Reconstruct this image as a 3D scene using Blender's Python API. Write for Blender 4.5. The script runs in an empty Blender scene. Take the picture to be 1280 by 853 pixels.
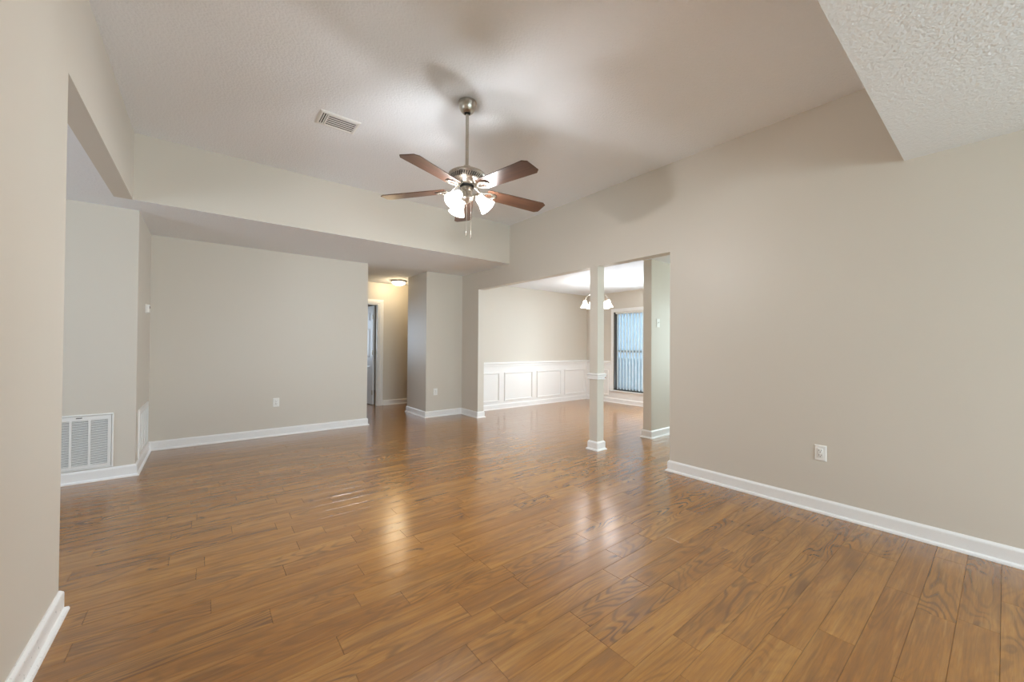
import bpy, bmesh, math, random
from mathutils import Matrix, Vector

random.seed(11)
sc = bpy.context.scene
COL = sc.collection
PI = math.pi

# ------------------------------------------------------------------ camera
H = 1.215
cam_d = bpy.data.cameras.new('camera')
cam = bpy.data.objects.new('camera', cam_d)
COL.objects.link(cam)
yaw, pitch, roll, fpx = -0.66704, 0.010875, 0.0065755, 485.856
s_, c_ = math.sin(-yaw), math.cos(-yaw)
fwd = Vector((s_ * math.cos(pitch), c_ * math.cos(pitch), math.sin(pitch)))
rgt = Vector((c_, -s_, 0))
upv = rgt.cross(fwd)
r2 = rgt * math.cos(roll) + upv * math.sin(roll)
u2 = -rgt * math.sin(roll) + upv * math.cos(roll)
M = Matrix.Identity(4)
for i in range(3):
    M[i][0], M[i][1], M[i][2] = r2[i], u2[i], -fwd[i]
M.translation = (0, 0, H)
cam.matrix_world = M
cam_d.sensor_width = 36
cam_d.lens = fpx / 1280 * 36
cam_d.clip_start = 0.02
sc.camera = cam

# ------------------------------------------------------------------ view, world, daylight
sc.view_settings.view_transform = 'Standard'
sc.view_settings.look = 'None'
sc.view_settings.gamma = 1
sc.view_settings.use_curve_mapping = False
sc.view_settings.exposure = 1.38
cy = sc.cycles
cy.max_bounces = 10
cy.diffuse_bounces = 8
cy.glossy_bounces = 4
cy.transmission_bounces = 6
cy.sample_clamp_indirect = 6
cy.caustics_reflective = False
cy.caustics_refractive = False
cy.use_denoising = True

w = bpy.data.worlds.new('sky')
sc.world = w
w.use_nodes = True
wn = w.node_tree
bg = wn.nodes['Background']
SKY_COL = (0.50, 0.74, 1.0, 1)
bg.inputs[0].default_value = SKY_COL
bg.inputs[1].default_value = 0.42


def area(name, loc, size, direction, power, color):
    d = bpy.data.lights.new(name, 'AREA')
    d.shape = 'RECTANGLE'
    d.size, d.size_y = size
    d.energy = power
    d.color = color
    o = bpy.data.objects.new(name, d)
    COL.objects.link(o)
    o.location = loc
    o.rotation_euler = Vector(direction).to_track_quat('-Z', 'Y').to_euler()
    return o


# daylight arriving at the windows of the place and at two added ones
area('patio_daylight', (1.75, -3.6, 2.2), (3.4, 2.0), (0, 1, -0.30), 98, (0.88, 0.98, 1.03))
area('patio_ground_bounce', (1.75, -5.5, -0.2), (4.4, 4.6), (0, 0.5, 1), 275, (0.76, 1.0, 1.10))
area('breakfast_daylight', (-3.95, 3.0, 1.45), (1.9, 1.3), (1, 0.12, 0.05), 22, (0.80, 0.94, 1.08))
area('breakfast_ground_bounce', (-4.7, 3.0, -0.2), (1.6, 2.4), (0.75, 0.1, 1), 60, (0.80, 0.95, 1.06))
area('dining_fill', (7.12, 3.56, 1.2), (0.84, 1.7), (-1, -0.05, 0), 36, (0.78, 0.93, 1.08))  # fill through an added hidden window, brightens dining room and left walls
area('dining_sky', (9.6, 4.7, 3.15), (1.6, 1.3), (-1, 0, -0.5), 100, (0.70, 0.91, 1.06))
area('dining_ground_bounce', (8.5, 3.7, -0.15), (1.6, 1.2), (-1, 0.1, 0.8), 40, (0.84, 0.97, 1.10))
area('front_door_daylight', (8.3, 1.8, 1.5), (1.2, 1.9), (-1, 0.05, 0), 40, (0.84, 1.0, 0.98))
area('foyer_fill', (5.0, -0.4, 1.4), (2.0, 1.9), (-0.05, 1, 0), 9, (0.84, 1.0, 0.96))  # fill through an added unseen window, lights the foyer wall end
area('bedroom_daylight', (1.2, 11.2, 1.5), (1.4, 1.4), (0.2, -1, 0), 25, (0.72, 0.85, 1.0))

# ------------------------------------------------------------------ dimensions
R, RT = 3.564, 3.680          # right wall, its two faces
L, LB = -0.503, -0.619        # left wall
YLN = 2.617                   # end of the near left wall
YS = 4.597                    # far soffit
YG = 4.944                    # wall with the return grille
YB = 5.958                    # far wall
YN = 0.405                    # near soffit
C1, C2, CD = 2.435, 3.011, 2.36
O = 2.141                     # head of the dining opening
YO1, YO2 = 5.438, 2.031
XH = 2.877
YH = 6.715                    # corner of the hall
YE = 7.68                     # end wall of the hall
WX = 6.88                     # window wall of the dining room
DY = 5.96
NY = -2.4                     # near wall, behind the camera
AX = -3.6                     # far left wall of the alcove


# ------------------------------------------------------------------ materials
def mat(name):
    m = bpy.data.materials.new(name)
    m.use_nodes = True
    nt = m.node_tree
    return m, nt, nt.nodes['Principled BSDF']


def N(nt, kind, **kw):
    n = nt.nodes.new(kind)
    for k, v in kw.items():
        setattr(n, k, v)
    return n


def paint(name, col, rough=0.5, bump=0.0, scale=120.0, detail=3.0, var=0.0, spec=0.3, bdist=0.004):
    m, nt, b = mat(name)
    b.inputs['Base Color'].default_value = (*col, 1)
    b.inputs['Roughness'].default_value = rough
    b.inputs['Specular IOR Level'].default_value = spec
    tc = N(nt, 'ShaderNodeTexCoord')
    ns = N(nt, 'ShaderNodeTexNoise')
    ns.inputs['Scale'].default_value = scale
    ns.inputs['Detail'].default_value = detail
    nt.links.new(tc.outputs['Object'], ns.inputs['Vector'])
    if bump:
        bp = N(nt, 'ShaderNodeBump')
        bp.inputs['Strength'].default_value = bump
        bp.inputs['Distance'].default_value = bdist
        nt.links.new(ns.outputs[0], bp.inputs['Height'])
        nt.links.new(bp.outputs[0], b.inputs['Normal'])
    if var:
        rp = N(nt, 'ShaderNodeMapRange')
        rp.inputs['From Min'].default_value = 0.3
        rp.inputs['From Max'].default_value = 0.7
        rp.inputs['To Min'].default_value = rough - var
        rp.inputs['To Max'].default_value = rough + var
        nt.links.new(ns.outputs[0], rp.inputs['Value'])
        nt.links.new(rp.outputs[0], b.inputs['Roughness'])
    return m


WALL = paint('greige_wall_paint', (0.635, 0.592, 0.520), 0.42, 0.06, 140, 2, 0.0, 0.35)
CEIL = paint('stippled_ceiling_paint', (0.86, 0.895, 0.935), 0.9, 1.0, 70, 4, 0.0, 0.1, 0.005)
TRIM = paint('white_trim_paint', (0.83, 0.83, 0.82), 0.3, 0.02, 60, 2, 0.03, 0.45)
PLASTIC = paint('white_plastic', (0.82, 0.82, 0.79), 0.35, 0.0, 60, 2, 0.03, 0.5)
GRILLE = paint('white_enamel', (0.80, 0.80, 0.78), 0.4, 0.02, 80, 2, 0.03, 0.4)
DARK = paint('dark_gap', (0.03, 0.028, 0.025), 0.8, 0, 40, 2, 0.05, 0.2)
GREY = paint('grey_duct', (0.16, 0.155, 0.15), 0.7, 0, 40, 2, 0.05, 0.2)
ALU = paint('bronze_aluminium', (0.10, 0.09, 0.08), 0.45, 0, 60, 2, 0.05, 0.5)
DOORP = paint('white_door_paint', (0.72, 0.73, 0.74), 0.35, 0.03, 50, 2, 0.03, 0.4)
RAILRED = paint('reddish_rail_corner', (0.42, 0.20, 0.13), 0.6, 0.1, 60, 2, 0.05, 0.3)


def metal(name, col, rough):
    m, nt, b = mat(name)
    b.inputs['Base Color'].default_value = (*col, 1)
    b.inputs['Metallic'].default_value = 1
    tc = N(nt, 'ShaderNodeTexCoord')
    mp = N(nt, 'ShaderNodeMapping')
    mp.inputs['Scale'].default_value = (30, 30, 900)
    ns = N(nt, 'ShaderNodeTexNoise')
    ns.inputs['Scale'].default_value = 1
    rp = N(nt, 'ShaderNodeMapRange')
    rp.inputs['To Min'].default_value = rough - 0.06
    rp.inputs['To Max'].default_value = rough + 0.08
    nt.links.new(tc.outputs['Object'], mp.inputs[0])
    nt.links.new(mp.outputs[0], ns.inputs['Vector'])
    nt.links.new(ns.outputs[0], rp.inputs['Value'])
    nt.links.new(rp.outputs[0], b.inputs['Roughness'])
    return m


NICKEL = metal('brushed_nickel', (0.50, 0.46, 0.40), 0.28)
BRASSY = metal('aged_hinge_metal', (0.55, 0.50, 0.42), 0.35)


def glow(name, col, strength, base=(0.9, 0.88, 0.84)):
    m, nt, b = mat(name)
    b.inputs['Base Color'].default_value = (*base, 1)
    b.inputs['Roughness'].default_value = 0.35
    b.inputs['Emission Color'].default_value = (*col, 1)
    b.inputs['Emission Strength'].default_value = strength
    return m


def lit_glass(name, col, strength, clear=0.5):
    """frosted lamp glass: glows and lets part of the bulb's light straight through"""
    m = glow(name, col, strength, (0.10, 0.10, 0.10))
    nt = m.node_tree
    b, out = nt.nodes['Principled BSDF'], nt.nodes['Material Output']
    t = N(nt, 'ShaderNodeBsdfTransparent')
    mx = N(nt, 'ShaderNodeMixShader')
    mx.inputs[0].default_value = 1 - clear
    nt.links.new(t.outputs[0], mx.inputs[1])
    nt.links.new(b.outputs[0], mx.inputs[2])
    nt.links.new(mx.outputs[0], out.inputs[0])
    return m


def bulb_light(name, loc, watts, color, radius, parent):
    d = bpy.data.lights.new(name, 'POINT')
    d.energy = watts
    d.color = color
    d.shadow_soft_size = radius
    o = bpy.data.objects.new(name, d)
    COL.objects.link(o)
    o.parent = parent
    o.location = loc
    return o


FANGLASS = lit_glass('lit_frosted_glass', (1.0, 0.95, 0.88), 3)
HALLGLASS = lit_glass('lit_hall_glass', (1.0, 0.90, 0.74), 3.5, 0.35)
CHANGLASS = lit_glass('lit_chandelier_glass', (1.0, 0.94, 0.85), 3)


def blade_wood():
    m, nt, b = mat('walnut_blade_veneer')
    tc = N(nt, 'ShaderNodeTexCoord')
    mp = N(nt, 'ShaderNodeMapping')
    mp.inputs['Scale'].default_value = (3, 60, 20)
    ns = N(nt, 'ShaderNodeTexNoise')
    ns.inputs['Scale'].default_value = 1
    ns.inputs['Detail'].default_value = 4
    cr = N(nt, 'ShaderNodeValToRGB')
    cr.color_ramp.elements[0].position = 0.3
    cr.color_ramp.elements[0].color = (0.045, 0.022, 0.014, 1)
    cr.color_ramp.elements[1].position = 0.75
    cr.color_ramp.elements[1].color = (0.105, 0.048, 0.026, 1)
    nt.links.new(tc.outputs['Object'], mp.inputs[0])
    nt.links.new(mp.outputs[0], ns.inputs['Vector'])
    nt.links.new(ns.outputs[0], cr.inputs[0])
    nt.links.new(cr.outputs[0], b.inputs['Base Color'])
    b.inputs['Roughness'].default_value = 0.33
    b.inputs['Specular IOR Level'].default_value = 0.5
    return m


BLADE = blade_wood()


def vane_mat():
    m, nt, b = mat('translucent_blind_vane')
    b.inputs['Base Color'].default_value = (0.80, 0.81, 0.80, 1)
    b.inputs['Roughness'].default_value = 0.6
    tr = N(nt, 'ShaderNodeBsdfTranslucent')
    tr.inputs[0].default_value = (0.62, 0.76, 0.82, 1)
    mx = N(nt, 'ShaderNodeMixShader')
    mx.inputs[0].default_value = 0.30
    out = nt.nodes['Material Output']
    nt.links.new(b.outputs[0], mx.inputs[1])
    nt.links.new(tr.outputs[0], mx.inputs[2])
    nt.links.new(mx.outputs[0], out.inputs[0])
    return m


VANE = vane_mat()


def pane_mat():
    m, nt, b = mat('window_glass')
    out = nt.nodes['Material Output']
    nt.nodes.remove(b)
    t = N(nt, 'ShaderNodeBsdfTransparent')
    t.inputs[0].default_value = (0.93, 0.96, 0.97, 1)
    g = N(nt, 'ShaderNodeBsdfGlossy')
    g.inputs['Roughness'].default_value = 0.02
    fr = N(nt, 'ShaderNodeFresnel')
    fr.inputs[0].default_value = 1.3
    mx = N(nt, 'ShaderNodeMixShader')
    nt.links.new(fr.outputs[0], mx.inputs[0])
    nt.links.new(t.outputs[0], mx.inputs[1])
    nt.links.new(g.outputs[0], mx.inputs[2])
    nt.links.new(mx.outputs[0], out.inputs[0])
    return m


PANE = pane_mat()


def ground_mat():
    m, nt, b = mat('lawn')
    ns = N(nt, 'ShaderNodeTexNoise')
    ns.inputs['Scale'].default_value = 6
    cr = N(nt, 'ShaderNodeValToRGB')
    cr.color_ramp.elements[0].color = (0.06, 0.12, 0.03, 1)
    cr.color_ramp.elements[1].color = (0.16, 0.26, 0.08, 1)
    nt.links.new(ns.outputs[0], cr.inputs[0])
    nt.links.new(cr.outputs[0], b.inputs['Base Color'])
    b.inputs['Roughness'].default_value = 0.9
    return m


LAWN = ground_mat()


def floor_mat():
    m, nt, b = mat('hand_scraped_hickory')
    lk = nt.links.new
    at = N(nt, 'ShaderNodeAttribute')
    at.attribute_name = 'plank'
    sep = N(nt, 'ShaderNodeSeparateColor')
    lk(at.outputs['Color'], sep.inputs[0])
    tc = N(nt, 'ShaderNodeTexCoord')
    off = N(nt, 'ShaderNodeVectorMath', operation='SCALE')
    lk(at.outputs['Color'], off.inputs[0])
    off.inputs['Scale'].default_value = 61.0
    add = N(nt, 'ShaderNodeVectorMath', operation='ADD')
    lk(tc.outputs['Object'], add.inputs[0])
    lk(off.outputs[0], add.inputs[1])

    def noise(scale_xyz, scale=1.0, detail=2.0, rough=0.5, dist=0.0):
        mp = N(nt, 'ShaderNodeMapping')
        mp.inputs['Scale'].default_value = scale_xyz
        lk(add.outputs[0], mp.inputs[0])
        n = N(nt, 'ShaderNodeTexNoise')
        n.inputs['Scale'].default_value = scale
        n.inputs['Detail'].default_value = detail
        n.inputs['Roughness'].default_value = rough
        n.inputs['Distortion'].default_value = dist
        lk(mp.outputs[0], n.inputs['Vector'])
        return n.outputs[0]

    def math_(op, a, bb=None, cc=None):
        n = N(nt, 'ShaderNodeMath', operation=op)
        for i, v in enumerate((a, bb, cc)):
            if v is None:
                continue
            if isinstance(v, (int, float)):
                n.inputs[i].default_value = v
            else:
                lk(v, n.inputs[i])
        return n.outputs[0]

    def rng(v, a, bb, c, d):
        n = N(nt, 'ShaderNodeMapRange')
        lk(v, n.inputs['Value'])
        for k, x in zip(('From Min', 'From Max', 'To Min', 'To Max'), (a, bb, c, d)):
            n.inputs[k].default_value = x
        return n.outputs[0]

    def mix(f, a, bb, mode='MIX'):
        n = N(nt, 'ShaderNodeMix', data_type='RGBA', blend_type=mode)
        if isinstance(f, (int, float)):
            n.inputs[0].default_value = f
        else:
            lk(f, n.inputs[0])
        for i, v in ((6, a), (7, bb)):
            if isinstance(v, tuple):
                n.inputs[i].default_value = (*v, 1)
            else:
                lk(v, n.inputs[i])
        return n.outputs[2]

    tone = N(nt, 'ShaderNodeValToRGB')
    e = tone.color_ramp.elements
    e[0].position = 0.0
    e[0].color = (0.290, 0.118, 0.020, 1)
    e[1].position = 1.0
    e[1].color = (0.395, 0.180, 0.036, 1)
    k = tone.color_ramp.elements.new(0.35)
    k.color = (0.335, 0.143, 0.025, 1)
    k = tone.color_ramp.elements.new(0.7)
    k.color = (0.365, 0.161, 0.029, 1)
    lk(sep.outputs[0], tone.inputs[0])
    # cathedral figure: contour lines of a long smooth noise
    figure = noise((1.5, 7.5, 1), 1.0, 1.5, 0.4, 0.35)
    wob = noise((5.0, 30.0, 1), 1.0, 2.0, 0.5)
    ph = math_('MULTIPLY_ADD', wob, 2.4, math_('MULTIPLY', figure, 92.0))
    rings = rng(math_('SINE', ph), -0.1, 1.0, 0.0, 1.0)
    strong = rng(sep.outputs[1], 0.10, 0.95, 0.14, 0.90)
    patchy = rng(noise((1.3, 5.0, 1), 1.0, 1.0, 0.5), 0.35, 0.65, 0.25, 1.0)
    amount = math_('MULTIPLY', math_('MULTIPLY', rings, strong), patchy)
    c = mix(amount, tone.outputs[0], (0.110, 0.046, 0.014))
    blotch = noise((2.6, 8.0, 1), 1.0, 3.0, 0.6, 0.4)
    c = mix(rng(blotch, 0.48, 0.76, 0.0, 0.50), c, (0.150, 0.074, 0.030))
    pale = noise((1.2, 12.0, 1), 1.0, 2.0, 0.5)
    c = mix(rng(pale, 0.52, 0.78, 0.0, 0.55), c, (0.52, 0.270, 0.066))
    fine = noise((8.0, 190.0, 1), 1.0, 3.0, 0.6)
    c = mix(rng(fine, 0.40, 0.76, 0.0, 0.45), c, (0.15, 0.066, 0.022))
    streak = noise((2.4, 46.0, 1), 1.0, 4.0, 0.65, 0.3)
    c = mix(rng(streak, 0.50, 0.72, 0.0, 0.55), c, (0.175, 0.075, 0.020))
    c = mix(rng(streak, 0.46, 0.28, 0.0, 0.40), c, (0.50, 0.265, 0.070))
    knot = noise((4.0, 12.0, 1), 1.0, 1.0, 0.5, 0.9)
    c = mix(rng(knot, 0.745, 0.82, 0.0, 0.70), c, (0.085, 0.040, 0.016))
    lk(c, b.inputs['Base Color'])
    scrape = noise((2.2, 17.0, 1), 1.0, 2.0, 0.5, 0.3)
    h = math_('ADD', math_('MULTIPLY', scrape, 1.0), math_('MULTIPLY', rings, 0.05))
    h = math_('ADD', h, math_('MULTIPLY', fine, 0.10))
    bp = N(nt, 'ShaderNodeBump')
    bp.inputs['Strength'].default_value = 0.30
    bp.inputs['Distance'].default_value = 0.006
    lk(h, bp.inputs['Height'])
    lk(bp.outputs[0], b.inputs['Normal'])
    lk(rng(fine, 0.3, 0.8, 0.18, 0.28), b.inputs['Roughness'])
    b.inputs['Specular IOR Level'].default_value = 0.8
    b.inputs['Coat Weight'].default_value = 0.45
    b.inputs['Coat Roughness'].default_value = 0.20
    lk(bp.outputs[0], b.inputs['Coat Normal'])
    return m


FLOOR = floor_mat()
JOINT = paint('stained_plank_joint', (0.10, 0.05, 0.02), 0.7, 0, 40, 2, 0.05, 0.2)


# ------------------------------------------------------------------ mesh helpers
class MB:
    def __init__(self):
        self.v, self.f, self.mi, self.sm = [], [], [], []

    def add(self, vs, fs, mi=0, smooth=False, mx=None):
        o = len(self.v)
        if mx is not None:
            vs = [mx @ Vector(p) for p in vs]
        self.v += [tuple(p) for p in vs]
        for f in fs:
            self.f.append([i + o for i in f])
            self.mi.append(mi)
            self.sm.append(smooth)
        return self

    def box(self, x0, x1, y0, y1, z0, z1, mi=0, mx=None, ch=0.0):
        """box; ch chamfers every edge"""
        if ch <= 0:
            vs = [(x, y, z) for z in (z0, z1) for y in (y0, y1) for x in (x0, x1)]
            fs = [(0, 2, 3, 1), (4, 5, 7, 6), (0, 1, 5, 4), (2, 6, 7, 3), (0, 4, 6, 2), (1, 3, 7, 5)]
            return self.add(vs, fs, mi, False, mx)
        bm = bmesh.new()
        bmesh.ops.create_cube(bm, size=1.0)
        for vv in bm.verts:
            vv.co = Vector((x0 + (x1 - x0) * (vv.co.x + .5), y0 + (y1 - y0) * (vv.co.y + .5), z0 + (z1 - z0) * (vv.co.z + .5)))
        bmesh.ops.bevel(bm, geom=bm.edges[:] , offset=ch, segments=2, affect='EDGES', profile=0.5)
        bm.verts.index_update()
        vs = [tuple(vv.co) for vv in bm.verts]
        fs = [[vv.index for vv in f.verts] for f in bm.faces]
        bm.free()
        return self.add(vs, fs, mi, False, mx)

    def prism(self, poly, a0, a1, axis='x', mi=0):
        """2-D polygon extruded along an axis; poly in the other two coordinates in order"""
        n = len(poly)

        def P(p, a):
            return {'x': (a, p[0], p[1]), 'y': (p[0], a, p[1]), 'z': (p[0], p[1], a)}[axis]
        vs = [P(p, a0) for p in poly] + [P(p, a1) for p in poly]
        fs = [list(range(n))[::-1], list(range(n, 2 * n))]
        fs += [(i, (i + 1) % n, n + (i + 1) % n, n + i) for i in range(n)]
        return self.add(vs, fs, mi)

    def lathe(self, prof, segs=40, mx=None, mi=0, smooth=True, cap0=False, cap1=False):
        vs, fs = [], []
        for r, z in prof:
            for k in range(segs):
                a = 2 * PI * k / segs
                vs.append((r * math.cos(a), r * math.sin(a), z))
        for i in range(len(prof) - 1):
            for k in range(segs):
                a, b2 = i * segs + k, i * segs + (k + 1) % segs
                fs.append((a, b2, b2 + segs, a + segs))
        if cap0:
            fs.append(list(range(segs))[::-1])
        if cap1:
            fs.append(list(range((len(prof) - 1) * segs, len(prof) * segs)))
        return self.add(vs, fs, mi, smooth, mx)

    def tube(self, pts, rad, segs=10, closed=False, mi=0, mx=None, flat=1.0):
        pts = [Vector(p) for p in pts]
        n = len(pts)
        rads = rad if isinstance(rad, (list, tuple)) else [rad] * n
        vs, fs = [], []
        prev = None
        for i, p in enumerate(pts):
            if closed:
                t = (pts[(i + 1) % n] - pts[i - 1]).normalized()
            else:
                t = (pts[min(i + 1, n - 1)] - pts[max(i - 1, 0)]).normalized()
            ref = Vector((0, 0, 1)) if abs(t.z) < 0.95 else Vector((1, 0, 0))
            u = t.cross(ref).normalized()
            if prev is not None and u.dot(prev) < 0 and abs(t.z) >= 0.95:
                u = -u
            prev = u
            v = u.cross(t).normalized()
            for k in range(segs):
                a = 2 * PI * k / segs
                vs.append(p + u * math.cos(a) * rads[i] + v * math.sin(a) * rads[i] * flat)
        m_ = n if closed else n - 1
        for i in range(m_):
            for k in range(segs):
                a, b2 = i * segs + k, i * segs + (k + 1) % segs
                c, d = ((i + 1) % n) * segs + (k + 1) % segs, ((i + 1) % n) * segs + k
                fs.append((a, b2, c, d))
        if not closed:
            fs.append(list(range(segs))[::-1])
            fs.append(list(range((n - 1) * segs, n * segs)))
        return self.add(vs, fs, mi, True, mx)

    def sweep(self, path, prof, closed=False, put=None, mi=0):
        """mitred moulding: profile (d, h) swept along a 2-D path; d grows to the RIGHT of travel"""
        n = len(path)
        put = put or (lambda q, h: (q[0], q[1], h))

        def nrm(a, b2):
            dx, dy = b2[0] - a[0], b2[1] - a[1]
            l = math.hypot(dx, dy)
            return (dy / l, -dx / l)
        vs, fs = [], []
        k = len(prof)
        for i in range(n):
            n1 = nrm(path[i - 1], path[i]) if (i > 0 or closed) else None
            n2 = nrm(path[i], path[(i + 1) % n]) if (i < n - 1 or closed) else None
            if n1 is None:
                m_ = n2
            elif n2 is None:
                m_ = n1
            else:
                d = 1 + n1[0] * n2[0] + n1[1] * n2[1]
                m_ = ((n1[0] + n2[0]) / d, (n1[1] + n2[1]) / d)
            for dd, h in prof:
                vs.append(put((path[i][0] + m_[0] * dd, path[i][1] + m_[1] * dd), h))
        for i in range(n if closed else n - 1):
            j = (i + 1) % n
            for q in range(k):
                q2 = (q + 1) % k
                fs.append((i * k + q, i * k + q2, j * k + q2, j * k + q))
        if not closed:
            fs.append(list(range(k)))
            fs.append(list(range((n - 1) * k, n * k))[::-1])
        return self.add(vs, fs, mi)

    def build(self, name, mats, parent=None, loc=None, rot=None, sharp=35):
        me = bpy.data.meshes.new(name)
        me.from_pydata(self.v, [], self.f)
        for m_ in (mats if isinstance(mats, (list, tuple)) else [mats]):
            me.materials.append(m_)
        me.polygons.foreach_set('material_index', self.mi)
        me.polygons.foreach_set('use_smooth', self.sm)
        bm = bmesh.new()
        bm.from_mesh(me)
        bmesh.ops.recalc_face_normals(bm, faces=bm.faces[:])
        bm.to_mesh(me)
        bm.free()
        if any(self.sm):
            me.set_sharp_from_angle(angle=math.radians(sharp))
        o = bpy.data.objects.new(name, me)
        COL.objects.link(o)
        if parent is not None:
            o.parent = parent
        if loc is not None:
            o.location = loc
        if rot is not None:
            o.rotation_euler = rot
        return o


def struct(o):
    o['kind'] = 'structure'
    return o


def thing(name, label, cat, loc=(0, 0, 0), rotz=0.0, group=None):
    o = bpy.data.objects.new(name, None)
    COL.objects.link(o)
    o.empty_display_size = 0.1
    o.location = loc
    o.rotation_euler = (0, 0, rotz)
    o['label'] = label
    o['category'] = cat
    if group:
        o['group'] = group
    return o


# ------------------------------------------------------------------ floor of hickory planks
def make_floor():
    mb = MB()
    cols = []
    pw, gap, ch = 0.122, 0.0003, 0.0012
    x_lo, x_hi, y_lo, y_hi = AX - 0.1, WX + 0.1, NY - 0.1, 10.6
    k0 = int(math.floor((y_lo - 0.873) / pw))
    k1 = int(math.ceil((y_hi - 0.873) / pw))
    rnd = random.Random(5)
    for k in range(k0, k1):
        ya, yb = 0.873 + k * pw + gap, 0.873 + (k + 1) * pw - gap
        x = x_lo - rnd.random() * 0.9
        while x < x_hi:
            ln = rnd.choice((0.34, 0.46, 0.58, 0.72, 0.86, 1.0, 1.15)) * rnd.uniform(0.92, 1.08)
            xa, xb = x + gap, x + ln - gap
            x += ln
            dz = 0.0
            vs = [(xa, ya, -ch), (xb, ya, -ch), (xb, yb, -ch), (xa, yb, -ch),
                  (xa + ch, ya + ch, dz), (xb - ch, ya + ch, dz), (xb - ch, yb - ch, dz), (xa + ch, yb - ch, dz)]
            fs = [(4, 5, 6, 7), (0, 1, 5, 4), (1, 2, 6, 5), (2, 3, 7, 6), (3, 0, 4, 7)]
            mb.add(vs, fs)
            c = (rnd.random(), rnd.random(), rnd.random(), 1.0)
            cols += [c] * 5
    mb.box(x_lo - 1, x_hi + 0.3, y_lo, y_hi, -0.06, -0.004, mi=1)
    cols += [(0.1, 0.1, 0.1, 1)] * 6
    o = mb.build('floor', [FLOOR, JOINT])
    a = o.data.attributes.new('plank', 'FLOAT_COLOR', 'FACE')
    flat = [q for c in cols for q in c]
    a.data.foreach_set('color', flat)
    return struct(o)


make_floor()

# ------------------------------------------------------------------ ceilings
TOP = 3.12
struct(MB().box(L - 0.05, R + 0.05, YN - 0.05, YS + 0.05, C2, TOP).build('ceiling', CEIL))
mb = MB()
mb.box(AX - 0.1, LB, NY, YS + 0.001, C1, C1 + 0.1)
mb.box(AX - 0.1, R, YS + 0.001, YE + 0.12, C1, C1 + 0.1)
mb.box(R, 4.7, DY + 0.05, YE + 0.12, C1, C1 + 0.1)
mb.box(0.2, 4.4, YE + 0.12, 10.5, C1, C1 + 0.1)
struct(mb.build('ceiling', CEIL))
struct(MB().box(L, R, NY - 0.1, YN - 0.001, C1, C1 + 0.1).build('ceiling', CEIL))
struct(MB().box(RT, WX, -0.2, DY + 0.05, CD, CD + 0.1).build('ceiling', CEIL))

# ------------------------------------------------------------------ walls
struct(MB().box(L, R, YS, YS + 0.12, C1 + 0.0004, TOP).build('wall_far_soffit', WALL))
struct(MB().box(L, R, YN - 0.12, YN, C1 + 0.0004, TOP).build('wall_near_soffit', WALL))
# near left wall with the header over the alcove opening, one piece
struct(MB().prism([(NY, 0), (YLN, 0), (YLN, C1), (YS, C1), (YS, TOP), (NY, TOP)], LB, L, 'x').build('wall_left', WALL))
# right wall with the dining opening
struct(MB().prism([(NY, 0), (YO2, 0), (YO2, O), (YO1, O), (YO1, 0), (6.0, 0), (6.0, TOP), (NY, TOP)], R, RT, 'x').build('wall_right', WALL))
struct(MB().box(AX - 0.1, -0.497, YG, YB + 0.12, 0, C1).build('wall_alcove', WALL))
struct(MB().box(-0.497, 1.916, YB, YB + 0.12, 0, C1).build('wall_far', WALL))
struct(MB().box(XH, R, YB - 0.002, YH, 0, C1).build('wall_hall_corner', WALL))
struct(MB().box(R, 4.7, 6.0, YH, 0, C1).build('wall_hall_side', WALL))
struct(MB().box(0.4, 0.5, YB + 0.12, YE, 0, C1).build('wall_hall_left', WALL))
struct(MB().box(4.6, 4.7, YH, YE, 0, C1).build('wall_hall_right', WALL))
DX0, DX1, DH = 1.86, 2.680, 2.015     # bedroom doorway
struct(MB().prism([(0.4, 0), (DX0, 0), (DX0, DH), (DX1, DH), (DX1, 0), (4.7, 0), (4.7, C1), (0.4, C1)], YE, YE + 0.12, 'y').build('wall_hall_end', WALL))
# bedroom beyond the doorway
mb = MB()
mb.box(0.2, 0.3, YE + 0.12, 10.4, 0, C1)
mb.box(4.3, 4.4, YE + 0.12, 10.4, 0, C1)
mb.box(0.3, 0.6, 10.4, 10.5, 0, C1)
mb.box(1.9, 4.3, 10.4, 10.5, 0, C1)
mb.box(0.6, 1.9, 10.4, 10.5, 0, 0.8)
mb.box(0.6, 1.9, 10.4, 10.5, 2.1, C1)
struct(mb.build('wall_bedroom', WALL))
# dining room
struct(MB().box(RT - 0.0005, WX, DY, DY + 0.14, 0, CD + 0.1).build('wall_dining_far', WALL))
WY0, WY1, WZ0, WZ1 = 4.16, 5.212, 0.272, 1.935
mb = MB()
mb.box(WX, WX + 0.15, -0.3, 1.2, 0, CD + 0.1)
mb.box(WX, WX + 0.15, 2.4, 3.14, 0, CD + 0.1)
mb.box(WX, WX + 0.15, 3.98, WY0, 0, CD + 0.1)
mb.box(WX, WX + 0.15, 3.14, 3.98, 0, WZ0)
mb.box(WX, WX + 0.15, 3.14, 3.98, WZ1, CD + 0.1)
mb.box(WX, WX + 0.15, 1.2, 2.4, 2.1, CD + 0.1)
mb.box(WX, WX + 0.15, WY1, DY + 0.14, 0, CD + 0.1)
mb.box(WX, WX + 0.15, WY0, WY1, 0, WZ0)
mb.box(WX, WX + 0.15, WY0, WY1, WZ1, CD + 0.1)
struct(mb.build('wall_dining_window', WALL))
struct(MB().box(4.60, WX, 2.88, 3.00, 0, CD).build('wall_foyer', WALL))
mb = MB()
mb.box(RT, 4.0, -0.3, -0.2, 0, CD + 0.1)
mb.box(6.0, WX, -0.3, -0.2, 0, CD + 0.1)
mb.box(4.0, 6.0, -0.3, -0.2, 0, 0.4)
mb.box(4.0, 6.0, -0.3, -0.2, 2.2, CD + 0.1)
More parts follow.
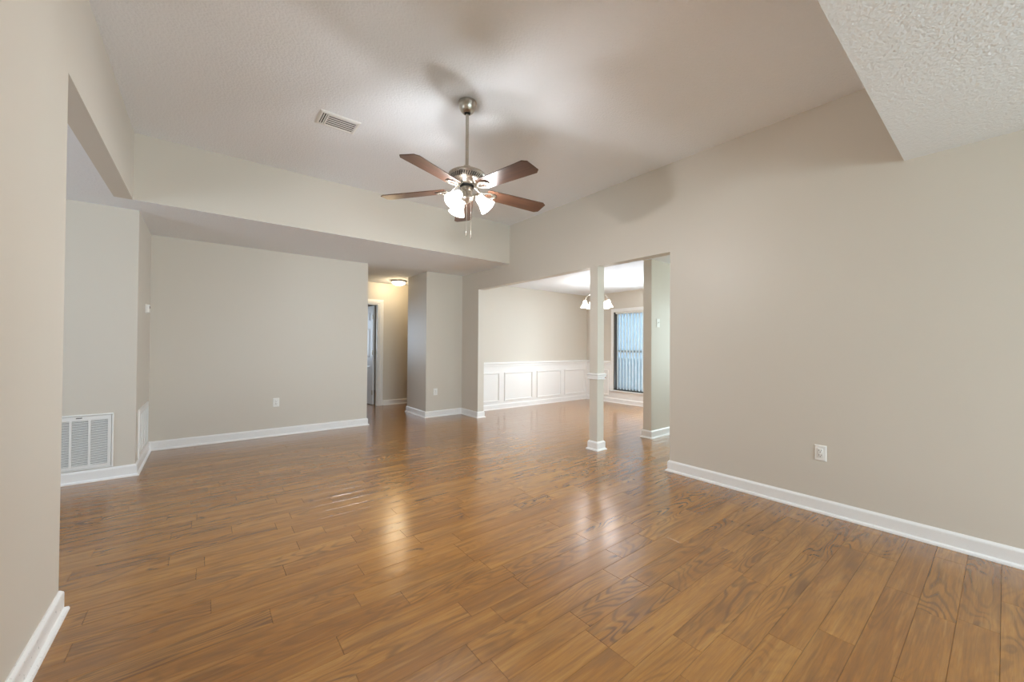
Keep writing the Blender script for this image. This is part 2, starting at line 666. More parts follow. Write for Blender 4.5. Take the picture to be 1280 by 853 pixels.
struct(mb.build('wall_foyer_near', WALL))
# near wall of the living room with the patio opening, behind the camera
mb = MB()
mb.box(LB, 0.3, NY - 0.12, NY, 0, C1 + 0.1)
mb.box(3.2, R, NY - 0.12, NY, 0, C1 + 0.1)
mb.box(0.3, 3.2, NY - 0.12, NY, 2.15, C1 + 0.1)
struct(mb.build('wall_near', WALL))
# alcove's outer walls
mb = MB()
mb.box(AX - 0.1, AX, NY, 2.1, 0, C1)
mb.box(AX - 0.1, AX, 3.9, YG, 0, C1)
mb.box(AX - 0.1, AX, 2.1, 3.9, 0, 0.85)
mb.box(AX - 0.1, AX, 2.1, 3.9, 2.1, C1)
struct(mb.build('wall_alcove_left', WALL))
struct(MB().box(AX - 0.1, LB, NY - 0.1, NY, 0, C1).build('wall_alcove_near', WALL))

# frames of the unseen windows that let the daylight in, two of them added
def simple_window(name, a, b, z0, z1, pos, axis, mid=True):
    mb = MB()
    t, d = 0.05, 0.06

    def bx(p0, p1, q0, q1):
        if axis == 'y':
            mb.box(p0, p1, pos - d / 2, pos + d / 2, q0, q1)
        else:
            mb.box(pos - d / 2, pos + d / 2, p0, p1, q0, q1)
    bx(a, a + t, z0, z1)
    bx(b - t, b, z0, z1)
    bx(a + t, b - t, z0, z0 + t)
    bx(a + t, b - t, z1 - t, z1)
    if mid:
        bx((a + b) / 2 - t / 2, (a + b) / 2 + t / 2, z0 + t, z1 - t)
    return struct(mb.build(name, TRIM))


simple_window('window_2', 0.3, 3.2, 0.0, 2.15, NY - 0.06, 'y')
simple_window('window_3', 2.1, 3.9, 0.85, 2.1, AX - 0.05, 'x')
simple_window('added_window_4', 4.0, 6.0, 0.4, 2.2, -0.25, 'y')  # unseen foyer window, added to light the wall end and column
simple_window('added_window_7', 3.14, 3.98, WZ0, WZ1, WX + 0.08, 'x')  # hidden window without blinds, added to let fill into the dining room
simple_window('window_6', 1.2, 2.4, 0.0, 2.1, WX + 0.08, 'x')
simple_window('window_5', 0.6, 1.9, 0.8, 2.1, 10.45, 'y')
PAVE = paint('grey_paving', (0.42, 0.42, 0.42), 0.85, 0.1, 8, 3, 0.0, 0.2)
struct(MB().box(-30, 40, -30, NY - 0.15, -0.35, -0.25).build('ground', LAWN))
struct(MB().box(WX + 0.2, 40, NY - 0.15, 40, -0.35, -0.25).build('ground', PAVE))

# ------------------------------------------------------------------ baseboards
BASE = [(0, 0), (0.030, 0), (0.030, 0.006), (0.027, 0.014), (0.015, 0.021), (0.015, 0.086),
        (0.013, 0.093), (0.008, 0.099), (0.004, 0.104), (0, 0.104)]


def base(name, path, closed=False, prof=BASE):
    return struct(MB().sweep(path, prof, closed).build(name, TRIM))


base('baseboard_left', [(L, NY), (L, YLN), (LB, YLN), (LB, NY)])
base('baseboard_far', [(AX, YG), (-0.497, YG), (-0.497, YB), (1.916, YB), (1.916, YB + 0.12), (0.5, YB + 0.12)])
base('baseboard_hall_corner', [(4.6, YH), (XH, YH), (XH, YB - 0.002), (R, YB - 0.002), (R, YO1), (RT, YO1), (RT, DY - 0.03)])
base('baseboard_right', [(RT, -0.2), (RT, YO2), (R, YO2), (R, NY)])
base('baseboard_foyer', [(WX, 3.0), (4.60, 3.0), (4.60, 2.88), (WX, 2.88)])
base('baseboard_hall_end', [(2.778, YE), (4.6, YE)])
base('baseboard_hall_end', [(0.5, YE), (DX0 - 0.1, YE)])

# ------------------------------------------------------------------ wainscot of the dining room
WH = 0.815
PT = 0.008
struct(MB().box(RT, WX, DY - PT, DY, 0, WH).build('trim_1', TRIM))
mb = MB()
mb.box(WX - PT, WX, 3.0, 3.14, 0, WH)
mb.box(WX - PT, WX, 3.98, WY0 - 0.06, 0, WH)
mb.box(WX - PT, WX, 3.14, 3.98, 0, WZ0)
mb.box(WX - PT, WX, WY1 + 0.06, DY - PT, 0, WH)
mb.box(WX - PT, WX, WY0 - 0.06, WY1 + 0.06, 0, 0.235)
struct(mb.build('trim_2', TRIM))
RAIL = [(0, 0.800), (0.014, 0.800), (0.016, 0.822), (0.020, 0.826), (0.020, 0.848), (0.030, 0.856), (0.033, 0.866),
        (0.024, 0.876), (0.018, 0.884), (0.018, 0.892), (0, 0.892)]
base('trim_3', [(RT, DY - PT), (WX - PT, DY - PT), (WX - PT, WY1 + 0.062)], prof=RAIL)
base('trim_4', [(WX - PT, 3.13), (WX - PT, 3.0)], prof=RAIL)
DBASE = [(0, 0), (0.022, 0), (0.022, 0.01), (0.014, 0.018), (0.014, 0.085), (0.006, 0.10), (0, 0.10)]
base('baseboard_dining', [(RT, DY - PT), (WX - PT, DY - PT), (WX - PT, 3.0)], prof=DBASE)
PM = [(0, 0), (0, 0.010), (0.006, 0.015), (0.013, 0.011), (0.020, 0.014), (0.026, 0.006), (0.030, 0)]


def panel_far(i, xa, xb, za=0.145, zb=0.693):
    path = [(xa, za), (xa, zb), (xb, zb), (xb, za)]
    struct(MB().sweep(path, PM, True, put=lambda q, h: (q[0], DY - PT - h, q[1])).build('trim_%d' % i, TRIM))


panel_far(5, RT + 0.0, 4.389)
panel_far(6, 4.503, 5.223)
panel_far(7, 5.338, 6.045)
panel_far(8, 6.144, 6.80)
struct(MB().sweep([(5.335, 0.145), (5.335, 0.693), (5.86, 0.693), (5.86, 0.145)], PM, True,
                  put=lambda q, h: (WX - PT - h, q[0], q[1])).build('trim_9', TRIM))

# ------------------------------------------------------------------ dining window with vertical blinds
win = bpy.data.objects.new('window_1', None)
COL.objects.link(win)
win.location = (WX, (WY0 + WY1) / 2, WZ0)
win['kind'] = 'structure'
wo = Vector(win.location)


def wbox(mb, x0, x1, y0, y1, z0, z1, ch=0.0):
    return mb.box(x0 - wo.x, x1 - wo.x, y0 - wo.y, y1 - wo.y, z0 - wo.z, z1 - wo.z, ch=ch)


mb = MB()
cw = 0.052
wbox(mb, WX - 0.018, WX, WY0 - cw, WY0, WZ0, WZ1 + 0.001, 0.003)
wbox(mb, WX - 0.018, WX, WY1, WY1 + cw, WZ0, WZ1 + 0.001, 0.003)
wbox(mb, WX - 0.020, WX, WY0 - cw, WY1 + cw, WZ1, WZ1 + 0.070, 0.003)
mb.build('casing', TRIM, win)
mb = MB()
wbox(mb, WX - 0.045, WX + 0.10, WY0 - cw - 0.015, WY1 + cw + 0.015, WZ0 - 0.022, WZ0, 0.003)
wbox(mb, WX - 0.014, WX, WY0 - cw, WY1 + cw, WZ0 - 0.07, WZ0 - 0.022, 0.003)
mb.build('sill', TRIM, win)
mb = MB()
fx0, fx1, ft = WX + 0.012, WX + 0.128, 0.040
wbox(mb, fx0, fx1, WY1 - 0.012, WY1, WZ0, WZ1)
wbox(mb, fx0, fx1, WY0, WY0 + 0.012, WZ0, WZ1)
wbox(mb, WX + 0.09, WX + 0.128, WY1 - ft, WY1, WZ0, WZ1)
wbox(mb, WX + 0.09, WX + 0.128, WY0, WY0 + ft, WZ0, WZ1)
wbox(mb, WX + 0.09, WX + 0.128, WY0 + ft, WY1 - ft, WZ0, WZ0 + ft)
wbox(mb, WX + 0.09, WX + 0.128, WY0 + ft, WY1 - ft, WZ1 - ft, WZ1)
wbox(mb, WX + 0.085, WX + 0.125, WY0 + ft, WY1 - ft, 1.08, 1.125)
mb.build('window_frame', ALU, win)
mb = MB()
wbox(mb, WX + 0.108, WX + 0.112, WY0 + ft - 0.004, WY1 - ft + 0.004, WZ0 + ft - 0.004, WZ1 - ft + 0.004)
mb.build('pane', PANE, win)

bl = thing('vertical_blind', 'white vertical blind hanging in the dining room window', 'blind', (WX + 0.046, (WY0 + WY1) / 2, WZ1))
mb = MB()
mb.box(-0.022, 0.022, -(WY1 - WY0) / 2 + 0.03, (WY1 - WY0) / 2 - 0.03, -0.034, -0.001, ch=0.003)
mb.build('headrail', PLASTIC, bl)
vane_me = None
nv = 13
for i in range(nv):
    y = -(WY1 - WY0) / 2 + 0.075 + i * ((WY1 - WY0 - 0.15) / (nv - 1))
    if vane_me is None:
        mb = MB()
        hw, seg = 0.043, 6
        top, bot = -0.034, WZ0 - WZ1 + 0.018
        vs, fs = [], []
        for t in (0.0, 0.0012):
            for j in range(seg + 1):
                q = -1 + 2 * j / seg
                bow = 0.006 * (1 - q * q)
                vs += [(bow + t, hw * q, top), (bow + t, hw * q, bot)]
        m_ = 2 * (seg + 1)
        for j in range(seg):
            a = 2 * j
            fs += [(a, a + 2, a + 3, a + 1), (m_ + a, m_ + a + 1, m_ + a + 3, m_ + a + 2),
                   (a, m_ + a, m_ + a + 2, a + 2), (a + 1, a + 3, m_ + a + 3, m_ + a + 1)]
        fs += [(0, 1, m_ + 1, m_), (2 * seg, m_ + 2 * seg, m_ + 2 * seg + 1, 2 * seg + 1)]
        mb.add(vs, fs, 0, True)
        v0 = mb.build('vane', VANE, bl, (0, y, 0))
        vane_me = v0
    else:
        v0 = vane_me.copy()
        COL.objects.link(v0)
        v0.parent = bl
        v0.location = (0, y, 0)
    v0.rotation_euler = (0, 0, math.radians(-27 + random.uniform(-3, 3)))

# ------------------------------------------------------------------ hall doorway and door
CAS = [(0, 0), (0, 0.012), (0.010, 0.017), (0.045, 0.019), (0.058, 0.014), (0.064, 0.008), (0.085, 0.006), (0.085, 0)]
dcx = (DX0 + DX1) / 2
struct(MB().sweep([(DX0 - 0.002, 0), (DX0 - 0.002, DH + 0.002), (DX1 + 0.012, DH + 0.002), (DX1 + 0.012, 0)],
                  [(-d, h) for d, h in CAS], False, put=lambda q, h: (q[0], YE - h, q[1])).build('trim_10', TRIM))
mb = MB()
mb.box(DX1 - 0.008, DX1 + 0.014, YE - 0.002, YE + 0.122, 0, DH + 0.002)
mb.box(DX0 - 0.002, DX0 + 0.018, YE - 0.002, YE + 0.122, 0, DH + 0.002)
mb.box(DX0 + 0.018, DX1 - 0.008, YE - 0.002, YE + 0.122, DH - 0.016, DH + 0.002)
mb.box(DX1 - 0.020, DX1 - 0.008, YE + 0.03, YE + 0.07, 0, DH - 0.016)
struct(mb.build('trim_11', TRIM))

door = bpy.data.objects.new('door_1', None)
COL.objects.link(door)
door['kind'] = 'structure'
door.location = (DX1 - 0.026, YE + 0.150, 0)
door.rotation_euler = (0, 0, math.radians(97))
# leaf lies along local +x from the hinge; its local +y face turns to the left of the photo
DW, DT, DZ = 0.755, 0.035, 1.985
mb = MB()
rails = [(0.012, 0.235), (0.80, 0.93), (1.56, 1.66), (1.885, DZ)]
stiles = [(0, 0.115), (0.325, 0.43), (DW - 0.115, DW)]
for a, b2 in stiles:
    mb.box(a, b2, 0, DT, 0.012, DZ)
for za, zb in rails:
    for (a, b2) in ((0.115, 0.325), (0.43, DW - 0.115)):
        mb.box(a, b2, 0, DT, za, zb)
mb.build('door_frame', DOORP, door)
for za, zb in ((0.235, 0.80), (0.93, 1.56), (1.66, 1.885)):
    for (a, b2) in ((0.115, 0.325), (0.43, DW - 0.115)):
        p = MB()
        p.box(a, b2, 0.008, DT - 0.008, za, zb)
        for side in (0, 1):
            yo, yi = (DT - 0.008, DT - 0.001) if side else (0.008, 0.001)
            i1, i2 = 0.022, 0.045
            vs = [(a + i1, yo, za + i1), (b2 - i1, yo, za + i1), (b2 - i1, yo, zb - i1), (a + i1, yo, zb - i1),
                  (a + i2, yi, za + i2), (b2 - i2, yi, za + i2), (b2 - i2, yi, zb - i2), (a + i2, yi, zb - i2)]
            p.add(vs, [(4, 5, 6, 7), (0, 1, 5, 4), (1, 2, 6, 5), (2, 3, 7, 6), (3, 0, 4, 7)])
        p.build('door_panel', DOORP, door)
hg = MB()
hg.tube([(0, 0, -0.045), (0, 0, 0.045)], 0.008, 10)
hg.box(0.002, 0.034, -0.002, 0.001, -0.045, 0.045)
for k, z in enumerate((0.25, 1.05, 1.76)):
    if k == 0:
        h0 = hg.build('hinge', BRASSY, door, (-0.004, DT + 0.004, z))
    else:
        h1 = h0.copy()
        COL.objects.link(h1)
        h1.parent = door
        h1.location = (-0.004, DT + 0.004, z)
kn = MB()
for sgn in (1, -1):
    rot = Matrix.Translation((DW - 0.065, DT if sgn > 0 else 0, 0.95)) @ Matrix.Rotation(-sgn * PI / 2, 4, 'X')
    kn.lathe([(0.0, 0.0), (0.030, 0.0), (0.030, 0.006), (0.012, 0.010), (0.012, 0.030), (0.024, 0.038), (0.027, 0.050), (0.018, 0.060), (0.0, 0.062)], 20, rot)
kn.build('door_knob', BRASSY, door)

# ------------------------------------------------------------------ square column in the dining opening
CY0, CY1 = 2.925, 3.041
col = thing('square_column', 'greige square column with white base and chair rail band in the dining opening', 'column', (R + 0.058, (CY0 + CY1) / 2, 0))
cx, cyy = 0.058, (CY1 - CY0) / 2
MB().box(-cx, cx, -cyy, cyy, 0, O).build('shaft', WALL, col)
sq = [(-cx, -cyy), (cx, -cyy), (cx, cyy), (-cx, cyy)]
b_ = MB().sweep(sq, BASE, True).build('base_trim', TRIM, col)
b_['label'] = 'white base trim'
RB = [(0, 0.822), (0.012, 0.822), (0.016, 0.832), (0.013, 0.842), (0.018, 0.850), (0.018, 0.868), (0.026, 0.876), (0.026, 0.884), (0.012, 0.892), (0, 0.894)]
b_ = MB().sweep(sq, RB, True).build('rail_band', TRIM, col)
b_['label'] = 'white chair rail band'
mb = MB()
mb.box(0.0581, 0.0595 + 0.022, -cyy - 0.016, -cyy - 0.002, 0.836, 0.866, ch=0.003)  # small reddish block set on the corner of the rail band
b_ = mb.build('rail_end', RAILRED, col)
b_['label'] = 'small reddish block at the rail corner'


# ------------------------------------------------------------------ outlets and switch
def outlet(label, loc, rotz, group=None, sc_=1.0):
    t = thing('power_outlet', label, 'outlet', loc, rotz, group)
    mb = MB()
    w_, h_ = 0.036 * sc_, 0.0575 * sc_
    vs = [(-w_, 0, -h_), (w_, 0, -h_), (w_, 0, h_), (-w_, 0, h_)]
    q, dpt = 0.006, -0.006
    vs += [(-w_, -0.003, -h_), (w_, -0.003, -h_), (w_, -0.003, h_), (-w_, -0.003, h_)]
    vs += [(-w_ + q, dpt, -h_ + q), (w_ - q, dpt, -h_ + q), (w_ - q, dpt, h_ - q), (-w_ + q, dpt, h_ - q)]
    fs = [(0, 1, 2, 3), (8, 9, 10, 11)]
    for a in (0, 4):
        for k in range(4):
            fs.append((a + k, a + (k + 1) % 4, a + 4 + (k + 1) % 4, a + 4 + k))
    mb.add(vs, fs)
    mb.build('wall_plate', PLASTIC, t)
    mb = MB()
    mb.box(-0.0165, 0.0165, -0.0085, -0.0055, -0.0335, 0.0335, 0, ch=0.001)
    for s in (1, -1):
        zc = 0.017 * s
        mb.box(-0.0085, -0.0060, -0.0089, -0.0080, zc - 0.002, zc + 0.0075, 1)
        mb.box(0.0060, 0.0085, -0.0089, -0.0080, zc - 0.002, zc + 0.0075, 1)
        mb.lathe([(0, 0), (0.0028, 0), (0.0028, 0.0008), (0, 0.0008)], 10,
                 Matrix.Translation((0, -0.0081, zc - 0.009)) @ Matrix.Rotation(PI / 2, 4, 'X'), 1)
    mb.build('receptacle', [PLASTIC, DARK], t)
    return t


outlet('white double outlet low on the near right wall', (R, 0.846, 0.437), -PI / 2)
outlet('white outlet low on the wide far wall under the soffit', (0.737, YB, 0.440), 0)
outlet('white outlet low on the narrow corner wall between hall and dining opening', (3.052, YB - 0.002, 0.421), 0)

sw = thing('light_switch', 'white toggle light switch on the wall end beyond the column', 'switch', (4.755, 2.88, 1.525), 0)
mb = MB()
mb.box(-0.036, 0.036, -0.006, 0, -0.0575, 0.0575, ch=0.003)
mb.build('wall_plate', PLASTIC, sw)
mb = MB()
mb.box(-0.006, 0.006, -0.008, -0.005, -0.013, 0.013)
mb.box(-0.0045, 0.0045, -0.020, -0.006, 0.000, 0.011, ch=0.001)
mb.build('toggle', PLASTIC, sw)

# ------------------------------------------------------------------ return air grilles


def return_grille(label, loc, rotz, w_, z0, z1, bays, dark, latch, group):
    t = thing('return_air_grille', label, 'grille', loc, rotz, group)
    hw = w_ / 2
    m0, m1 = 0.012, 0.036
    mb = MB()
    # outer flange
    prof = [(0, 0), (0, 0.006), (-0.004, 0.012), (-0.010, 0.012), (-0.013, 0.003), (-0.013, 0)]
    mb.sweep([(-hw, z0), (-hw, z1), (hw, z1), (hw, z0)], [(-d, h) for d, h in prof], True, put=lambda q, h: (q[0], -h, q[1]))
    mb.build('outer_frame', GRILLE, t)
    mb = MB()
    a, b2, c, d = -hw + 0.015, hw - 0.015, z0 + 0.015, z1 - 0.015
    ia, ib, ic, id_ = -hw + m1, hw - m1, z0 + m1 + 0.004, z1 - m1 - 0.014
    mb.box(a, ia, -0.012, -0.001, c, d)
    mb.box(ib, b2, -0.012, -0.001, c, d)
    mb.box(ia, ib, -0.012, -0.001, c, ic)
    mb.box(ia, ib, -0.012, -0.001, id_, d)
    pn = mb.build('hinged_panel', GRILLE, t)
    nb = bays
    bwid = 0.014
    mb = MB()
    for k in range(1, nb):
        x = ib - (ib - ia) * k / nb
        mb.box(x - bwid / 2, x + bwid / 2, -0.012, -0.001, ic, id_)
    mb.build('cross_bar', GRILLE, pn)
    mb = MB()
    pitch_ = 0.0128
    nl = int((id_ - ic) / pitch_)
    for k in range(nl):
        zc = ic + (k + 0.5) * (id_ - ic) / nl
        mx = Matrix.Translation((0, -0.0045, zc)) @ Matrix.Rotation(math.radians(40), 4, 'X')
        mb.box(ia, ib, -0.0052, 0.0052, -0.0008, 0.0008, mx=mx)
    mb.build('louvers', GRILLE, pn)
    MB().box(ia, ib, -0.0004, 0.0, ic, id_).build('duct_backing', dark, t)
    if latch:
        mb = MB()
        mb.box(-0.018, 0.018, -0.015, -0.011, d - 0.016, d - 0.008, ch=0.001)
        mb.build('latch', GREY, t, (0.05, 0, 0))
    return t


return_grille('large white return air grille with latch low on the alcove wall', (-0.639 - 0.26, YG, 0), 0, 0.52, 0.108, 0.588, 4, GREY, True, None)
return_grille('white return grille seen edge on, below the thermostat', (-0.497, 5.46, 0), PI / 2, 0.72, 0.11, 0.575, 5, GREY, False, None)

# ------------------------------------------------------------------ thermostat
th = thing('thermostat', 'small white thermostat on the narrow wall beside the alcove', 'thermostat', (-0.497, 5.57, 1.572), PI / 2)
MB().box(-0.062, 0.062, -0.006, 0, -0.048, 0.048, ch=0.002).build('back_plate', PLASTIC, th)
MB().box(-0.056, 0.056, -0.030, -0.006, -0.043, 0.043, ch=0.004).build('cover', PLASTIC, th)
MB().box(-0.030, 0.030, -0.0306, -0.0296, 0.004, 0.030).build('display', GREY, th)

# ------------------------------------------------------------------ ceiling supply register
vt = thing('ceiling_register', 'white louvered air vent in the raised ceiling left of the fan', 'vent', (0.818, 3.335, C2))
hx, hy = 0.150, 0.110
mb = MB()
prof = [(0, 0), (0, 0.004), (0.012, 0.010), (0.024, 0.010), (0.024, 0)]
mb.sweep([(-hx, -hy), (-hx, hy), (hx, hy), (hx, -hy)], prof, True, put=lambda q, h: (q[0], q[1], -h))
mb.build('frame', GRILLE, vt)
MB().box(-hx + 0.02, hx - 0.02, -hy + 0.02, hy - 0.02, -0.0012, -0.0004).build('duct_backing', DARK, vt)
mb = MB()
for k in range(2):
    x = -hx + 0.036 + k * 0.016
    mx = Matrix.Translation((x, 0, -0.006)) @ Matrix.Rotation(math.radians(-35), 4, 'Y')
    mb.box(-0.007, 0.007, -hy + 0.022, hy - 0.022, -0.0007, 0.0007, mx=mx)
mb.box(-hx + 0.060, -hx + 0.070, -hy + 0.022, hy - 0.022, -0.010, -0.0015)
mb.build('side_louvers', GRILLE, vt)
mb = MB()
for k in range(6):
    y = -hy + 0.038 + k * 0.030
    mx = Matrix.Translation((0, y, -0.007)) @ Matrix.Rotation(math.radians(8), 4, 'X')
    mb.box(-hx + 0.070, hx - 0.022, -0.0105, 0.0105, -0.0008, 0.0008, mx=mx)
mb.build('louvers', GRILLE, vt)

# ------------------------------------------------------------------ ceiling fan
FX, FY = 1.500, 2.457
fan = thing('ceiling_fan', 'five blade ceiling fan with dark wood blades and three lit shades', 'ceiling fan', (FX, FY, C2))


def fz(z):
    return z - C2


mb = MB()
mb.lathe([(0.0, fz(3.0105)), (0.066, fz(3.0105)), (0.068, fz(3.004)), (0.066, fz(2.992)), (0.060, fz(2.968)), (0.048, fz(2.945)), (0.034, fz(2.930)), (0.026, fz(2.926)),
          (0.0225, fz(2.930)), (0.020, fz(2.945))], 40)
mb.build('canopy', NICKEL, fan)
mb = MB()
mb.lathe([(0.0, fz(2.945)), (0.017, fz(2.942)), (0.021, fz(2.932)), (0.019, fz(2.922)), (0.0125, fz(2.918))], 20, mi=1)
mb.lathe([(0.0125, fz(2.935)), (0.0125, fz(2.50))], 20)
mb.lathe([(0.0125, fz(2.54)), (0.026, fz(2.535)), (0.030, fz(2.52)), (0.030, fz(2.47))], 24)
mb.build('downrod', [NICKEL, DARK], fan)
mb = MB()
prof = [(0.0, 2.494), (0.05, 2.493), (0.095, 2.489), (0.124, 2.481), (0.134, 2.472), (0.134, 2.464), (0.126, 2.456),
        (0.118, 2.445), (0.104, 2.424), (0.098, 2.420), (0.092, 2.416), (0.080, 2.400), (0.066, 2.390), (0.0, 2.389)]
mb.lathe([(r, fz(z)) for r, z in prof], 56)
nvt = 44
for k in range(nvt):
    a = 2 * PI * k / nvt
    p0, p1 = (0.1255, 2.4555), (0.1065, 2.4265)
    mid = ((p0[0] + p1[0]) / 2, (p0[1] + p1[1]) / 2)
    tilt = math.atan2(p0[1] - p1[1], p0[0] - p1[0])
    mx = Matrix.Rotation(a, 4, 'Z') @ Matrix.Translation((mid[0], 0, fz(mid[1]))) @ Matrix.Rotation(-tilt, 4, 'Y') @ Matrix.Rotation(math.radians(18), 4, 'Z')
    mb.box(-0.015, 0.015, -0.0030, 0.0030, -0.0016, 0.0016, 1, mx)
mb.build('motor_housing', [NICKEL, DARK], fan)
mb = MB()
mb.lathe([(r, fz(z)) for r, z in [(0.0, 2.390), (0.052, 2.390), (0.052, 2.376), (0.0, 2.376)]], 32, mi=1)
mb.lathe([(r, fz(z)) for r, z in [(0.0, 2.377), (0.044, 2.376), (0.044, 2.352), (0.036, 2.346), (0.036, 2.318), (0.046, 2.310), (0.048, 2.292), (0.038, 2.278),
                                  (0.018, 2.268), (0.010, 2.258), (0.0, 2.255)]], 36)
mb.build('light_fitter', [NICKEL, DARK], fan)
ph0 = -154.6
Z_ROOT, Z_TIP = 2.352, 2.330
blade_obj = iron_obj = None
for k in range(5):
    ang = math.radians(ph0 + 72 * k)
    if blade_obj is None:
        mb = MB()
        # outline in local x (out) / y (across), clipped corners at the tip
        out = [(0.155, -0.056), (0.17, -0.062), (0.620, -0.077), (0.650, -0.054), (0.650, 0.054), (0.620, 0.077), (0.17, 0.062), (0.155, 0.056)]
        bm = bmesh.new()
        vb = [bm.verts.new((x, y, 0)) for x, y in out]
        f_ = bm.faces.new(vb)
        ex = bmesh.ops.extrude_face_region(bm, geom=[f_])
        for e_ in ex['geom']:
            if isinstance(e_, bmesh.types.BMVert):
                e_.co.z += 0.006
        bmesh.ops.bevel(bm, geom=bm.edges[:], offset=0.0012, segments=1, affect='EDGES')
        bm.verts.index_update()
        mb.add([tuple(v.co) for v in bm.verts], [[v.index for v in f.verts] for f in bm.faces])
        bm.free()
        bo = mb.build('blade', BLADE, fan)
        blade_obj = bo
        ib = MB()
        pts = []
        for j in range(24):
            a = 2 * PI * j / 24
            pts.append((0.178 + 0.050 * math.cos(a), 0.030 * math.sin(a) * (1.0 + 0.25 * math.cos(a)), -0.006))
        ib.tube(pts, 0.0075, 8, True, flat=0.6)
        ib.tube([(0.045, 0.0, 0.040), (0.070, 0.0, 0.036), (0.090, 0, 0.018), (0.108, 0, 0.000), (0.130, 0, -0.006)], [0.010, 0.011, 0.011, 0.012, 0.010], 10, flat=0.6)
        ib.box(0.200, 0.238, -0.016, 0.016, -0.010, -0.002, ch=0.003)
        for (x, y) in ((0.222, 0.0), (0.190, 0.026), (0.190, -0.026)):
            ib.lathe([(0.0, -0.015), (0.004, -0.014), (0.006, -0.011), (0.006, -0.004)], 10, Matrix.Translation((x, y, 0)))
        io = ib.build('blade_iron', NICKEL, bo)
        iron_obj = io
    else:
        bo = blade_obj.copy()
        COL.objects.link(bo)
        bo.parent = fan
        io = iron_obj.copy()
        COL.objects.link(io)
        io.parent = bo
    droop = math.atan2(Z_ROOT - Z_TIP, 0.5)
    bo.matrix_local = (Matrix.Translation((0, 0, fz(Z_ROOT) + 0.008)) @ Matrix.Rotation(ang, 4, 'Z') @ Matrix.Rotation(droop, 4, 'Y')
                       @ Matrix.Rotation(math.radians(-9.5), 4, 'X'))
# three glass shades on their arms
BULB = glow('lit_bulb', (1.0, 0.94, 0.85), 6)
for k in range(3):
    ang = math.radians(-38.2 + (-122, -2, 126)[k])
    rz = Matrix.Rotation(ang, 4, 'Z')
    mb = MB()
    mb.tube([rz @ Vector(p) for p in [(0.036, 0, fz(2.305)), (0.055, 0, fz(2.322)), (0.070, 0, fz(2.322)), (0.080, 0, fz(2.313))]], 0.008, 10)
    tilt = math.radians(42)
    # socket axis points out and down
    sx = Matrix.Translation(rz @ Vector((0.076, 0, fz(2.318)))) @ rz @ Matrix.Rotation(PI - tilt, 4, 'Y')
    mb.lathe([(0.0, -0.004), (0.020, -0.004), (0.024, 0.004), (0.024, 0.022), (0.021, 0.030)], 20, sx)
    arm = mb.build('lamp_arm', NICKEL, fan)
    g = MB()
    outer = [(0.023, 0.014), (0.030, 0.020), (0.034, 0.037), (0.038, 0.060), (0.045, 0.084), (0.056, 0.108), (0.064, 0.122)]
    inner = [(r - 0.003, z) for r, z in reversed(outer)]
    g.lathe(outer + inner, 32, sx)
    g.build('glass_shade', FANGLASS, arm)
    b_ = MB()
    b_.lathe([(0.0, 0.080), (0.012, 0.078), (0.018, 0.070), (0.020, 0.060), (0.017, 0.048), (0.011, 0.038), (0.011, 0.026)], 18, sx)
    b_.build('bulb', BULB, arm)
    bulb_light('bulb_light', sx @ Vector((0, 0, 0.098)), 15.0, (0.98, 0.98, 1.0), 0.022, arm)
for (dx, dy, zb) in ((0.0, 0.0, 2.048), (0.026, -0.018, 2.030)):
    mb = MB()
    z = 2.262
    mb.tube([(dx, dy, fz(2.28)), (dx, dy, fz(zb))], 0.0014, 6)
    while z > zb + 0.004:
        mb.lathe([(0, fz(z) + 0.0022), (0.0022, fz(z)), (0, fz(z) - 0.0022)], 6, Matrix.Translation((dx, dy, 0)))
        z -= 0.009
    ch_ = mb.build('pull_chain', NICKEL, fan)
    mb = MB()
    mb.lathe([(0.0, fz(zb) + 0.003), (0.003, fz(zb)), (0.0035, fz(zb) - 0.010), (0.0065, fz(zb) - 0.022), (0.006, fz(zb) - 0.030), (0.0, fz(zb) - 0.034)], 14, Matrix.Translation((dx, dy, 0)))
    mb.build('chain_fob', NICKEL, ch_)

# ------------------------------------------------------------------ hall ceiling light
hl = thing('flush_ceiling_light', 'lit dome flush light on the hall ceiling', 'ceiling light', (2.885, 7.18, C1))
MB().lathe([(0.0, -0.0005), (0.140, -0.0005), (0.142, -0.010), (0.134, -0.022), (0.124, -0.027), (0.0, -0.027)], 40).build('base_ring', NICKEL, hl)
MB().lathe([(0.123, -0.025), (0.122, -0.038), (0.114, -0.056), (0.094, -0.074), (0.064, -0.087), (0.028, -0.094), (0.0, -0.095)], 40).build('glass_dome', HALLGLASS, hl)
bulb_light('bulb_light', (0, 0, -0.062), 15, (1.0, 0.76, 0.44), 0.03, hl)
MB().lathe([(0.0, -0.094), (0.007, -0.094), (0.008, -0.100), (0.004, -0.108), (0.0, -0.109)], 14).build('finial', NICKEL, hl)

# same fixture out of frame: the alcove lamp, and a foyer lamp added for fill
def flush(label, loc, watts, color):
    t = hl.copy()
    COL.objects.link(t)
    t.location = loc
    t['label'] = label
    for c in list(hl.children):
        d = c.copy()
        COL.objects.link(d)
        d.parent = t
        if c.type == 'LIGHT':
            d.data = c.data.copy()
            d.data.energy = watts
            d.data.color = color
    return t


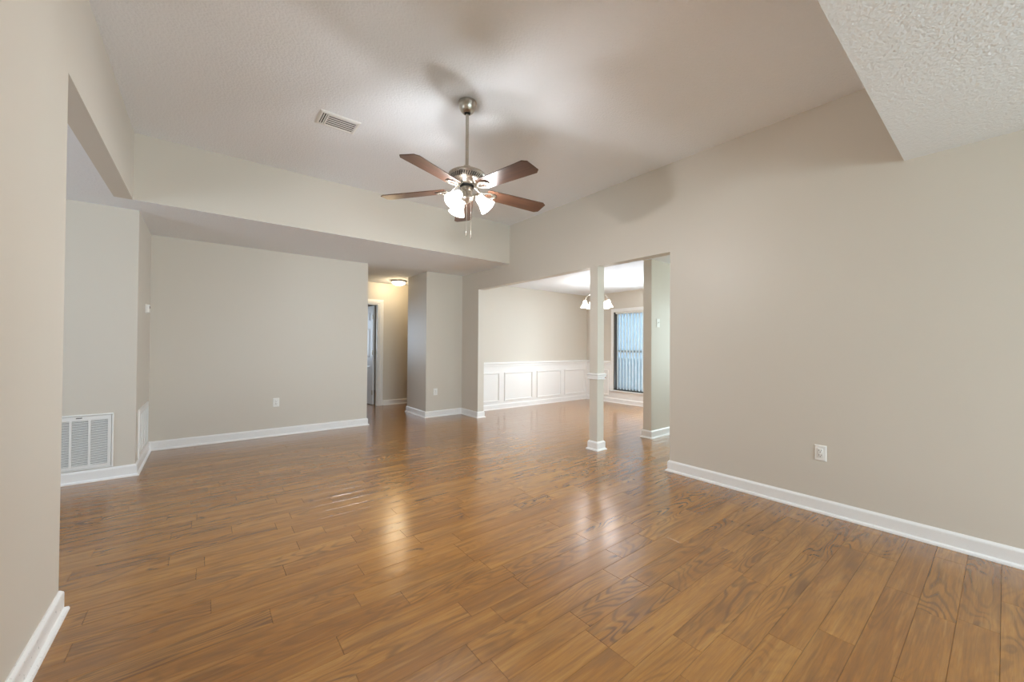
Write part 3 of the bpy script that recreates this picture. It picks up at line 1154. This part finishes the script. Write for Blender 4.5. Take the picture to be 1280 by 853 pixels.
flush('lit dome flush light on the alcove ceiling left of the room', (-2.1, 3.4, C1), 4.5, (1.0, 0.84, 0.58))
flush('added unseen dome light on the foyer ceiling for fill', (5.2, 1.3, CD), 8, (0.97, 1.0, 0.98))

# ------------------------------------------------------------------ dining chandelier
CXX, CYY = 5.375, 4.425
ch = thing('chandelier', 'five light chandelier hanging in the dining room behind the column', 'chandelier', (CXX, CYY, CD))


def cz(z):
    return z - CD


MB().lathe([(0.0, -0.0005), (0.062, -0.0005), (0.060, -0.012), (0.040, -0.026), (0.012, -0.034), (0.0, -0.034)], 32).build('canopy', NICKEL, ch)
mb = MB()
mb.tube([(0, 0, -0.03), (0, 0, cz(2.10))], 0.006, 8)
mb.lathe([(r, cz(z)) for r, z in [(0.0, 2.13), (0.012, 2.12), (0.020, 2.08), (0.014, 2.03), (0.026, 1.98), (0.038, 1.95), (0.030, 1.92), (0.012, 1.90), (0.014, 1.88), (0.0, 1.865)]], 24)
mb.build('stem', NICKEL, ch)
for k in range(5):
    ang = math.radians(-38.2 + 180 + 72 * k)
    rz = Matrix.Rotation(ang, 4, 'Z')
    pts = []
    for j in range(13):
        q = j / 12
        pts.append(rz @ Vector((0.02 + 0.19 * q, 0, cz(1.965 + 0.085 * math.sin(PI * q) * 1.3 + 0.06 * q))))
    mb = MB()
    mb.tube(pts, 0.006, 8)
    top = Matrix.Translation(rz @ Vector((0.21, 0, cz(2.025))))
    mb.lathe([(0.0, 0.006), (0.018, 0.004), (0.022, -0.006), (0.022, -0.028), (0.0, -0.028)], 18, top)
    arm = mb.build('chandelier_arm', NICKEL, ch)
    g = MB()
    outer = [(0.024, -0.020), (0.030, -0.030), (0.034, -0.050), (0.042, -0.080), (0.058, -0.110), (0.076, -0.136), (0.082, -0.142)]
    inner = [(r - 0.003, z) for r, z in reversed(outer)]
    g.lathe(outer + inner, 28, top)
    g.build('glass_shade', CHANGLASS, arm)
    bulb_light('bulb_light', top @ Vector((0, 0, -0.085)), 4.2, (1.0, 0.96, 0.92), 0.03, arm)
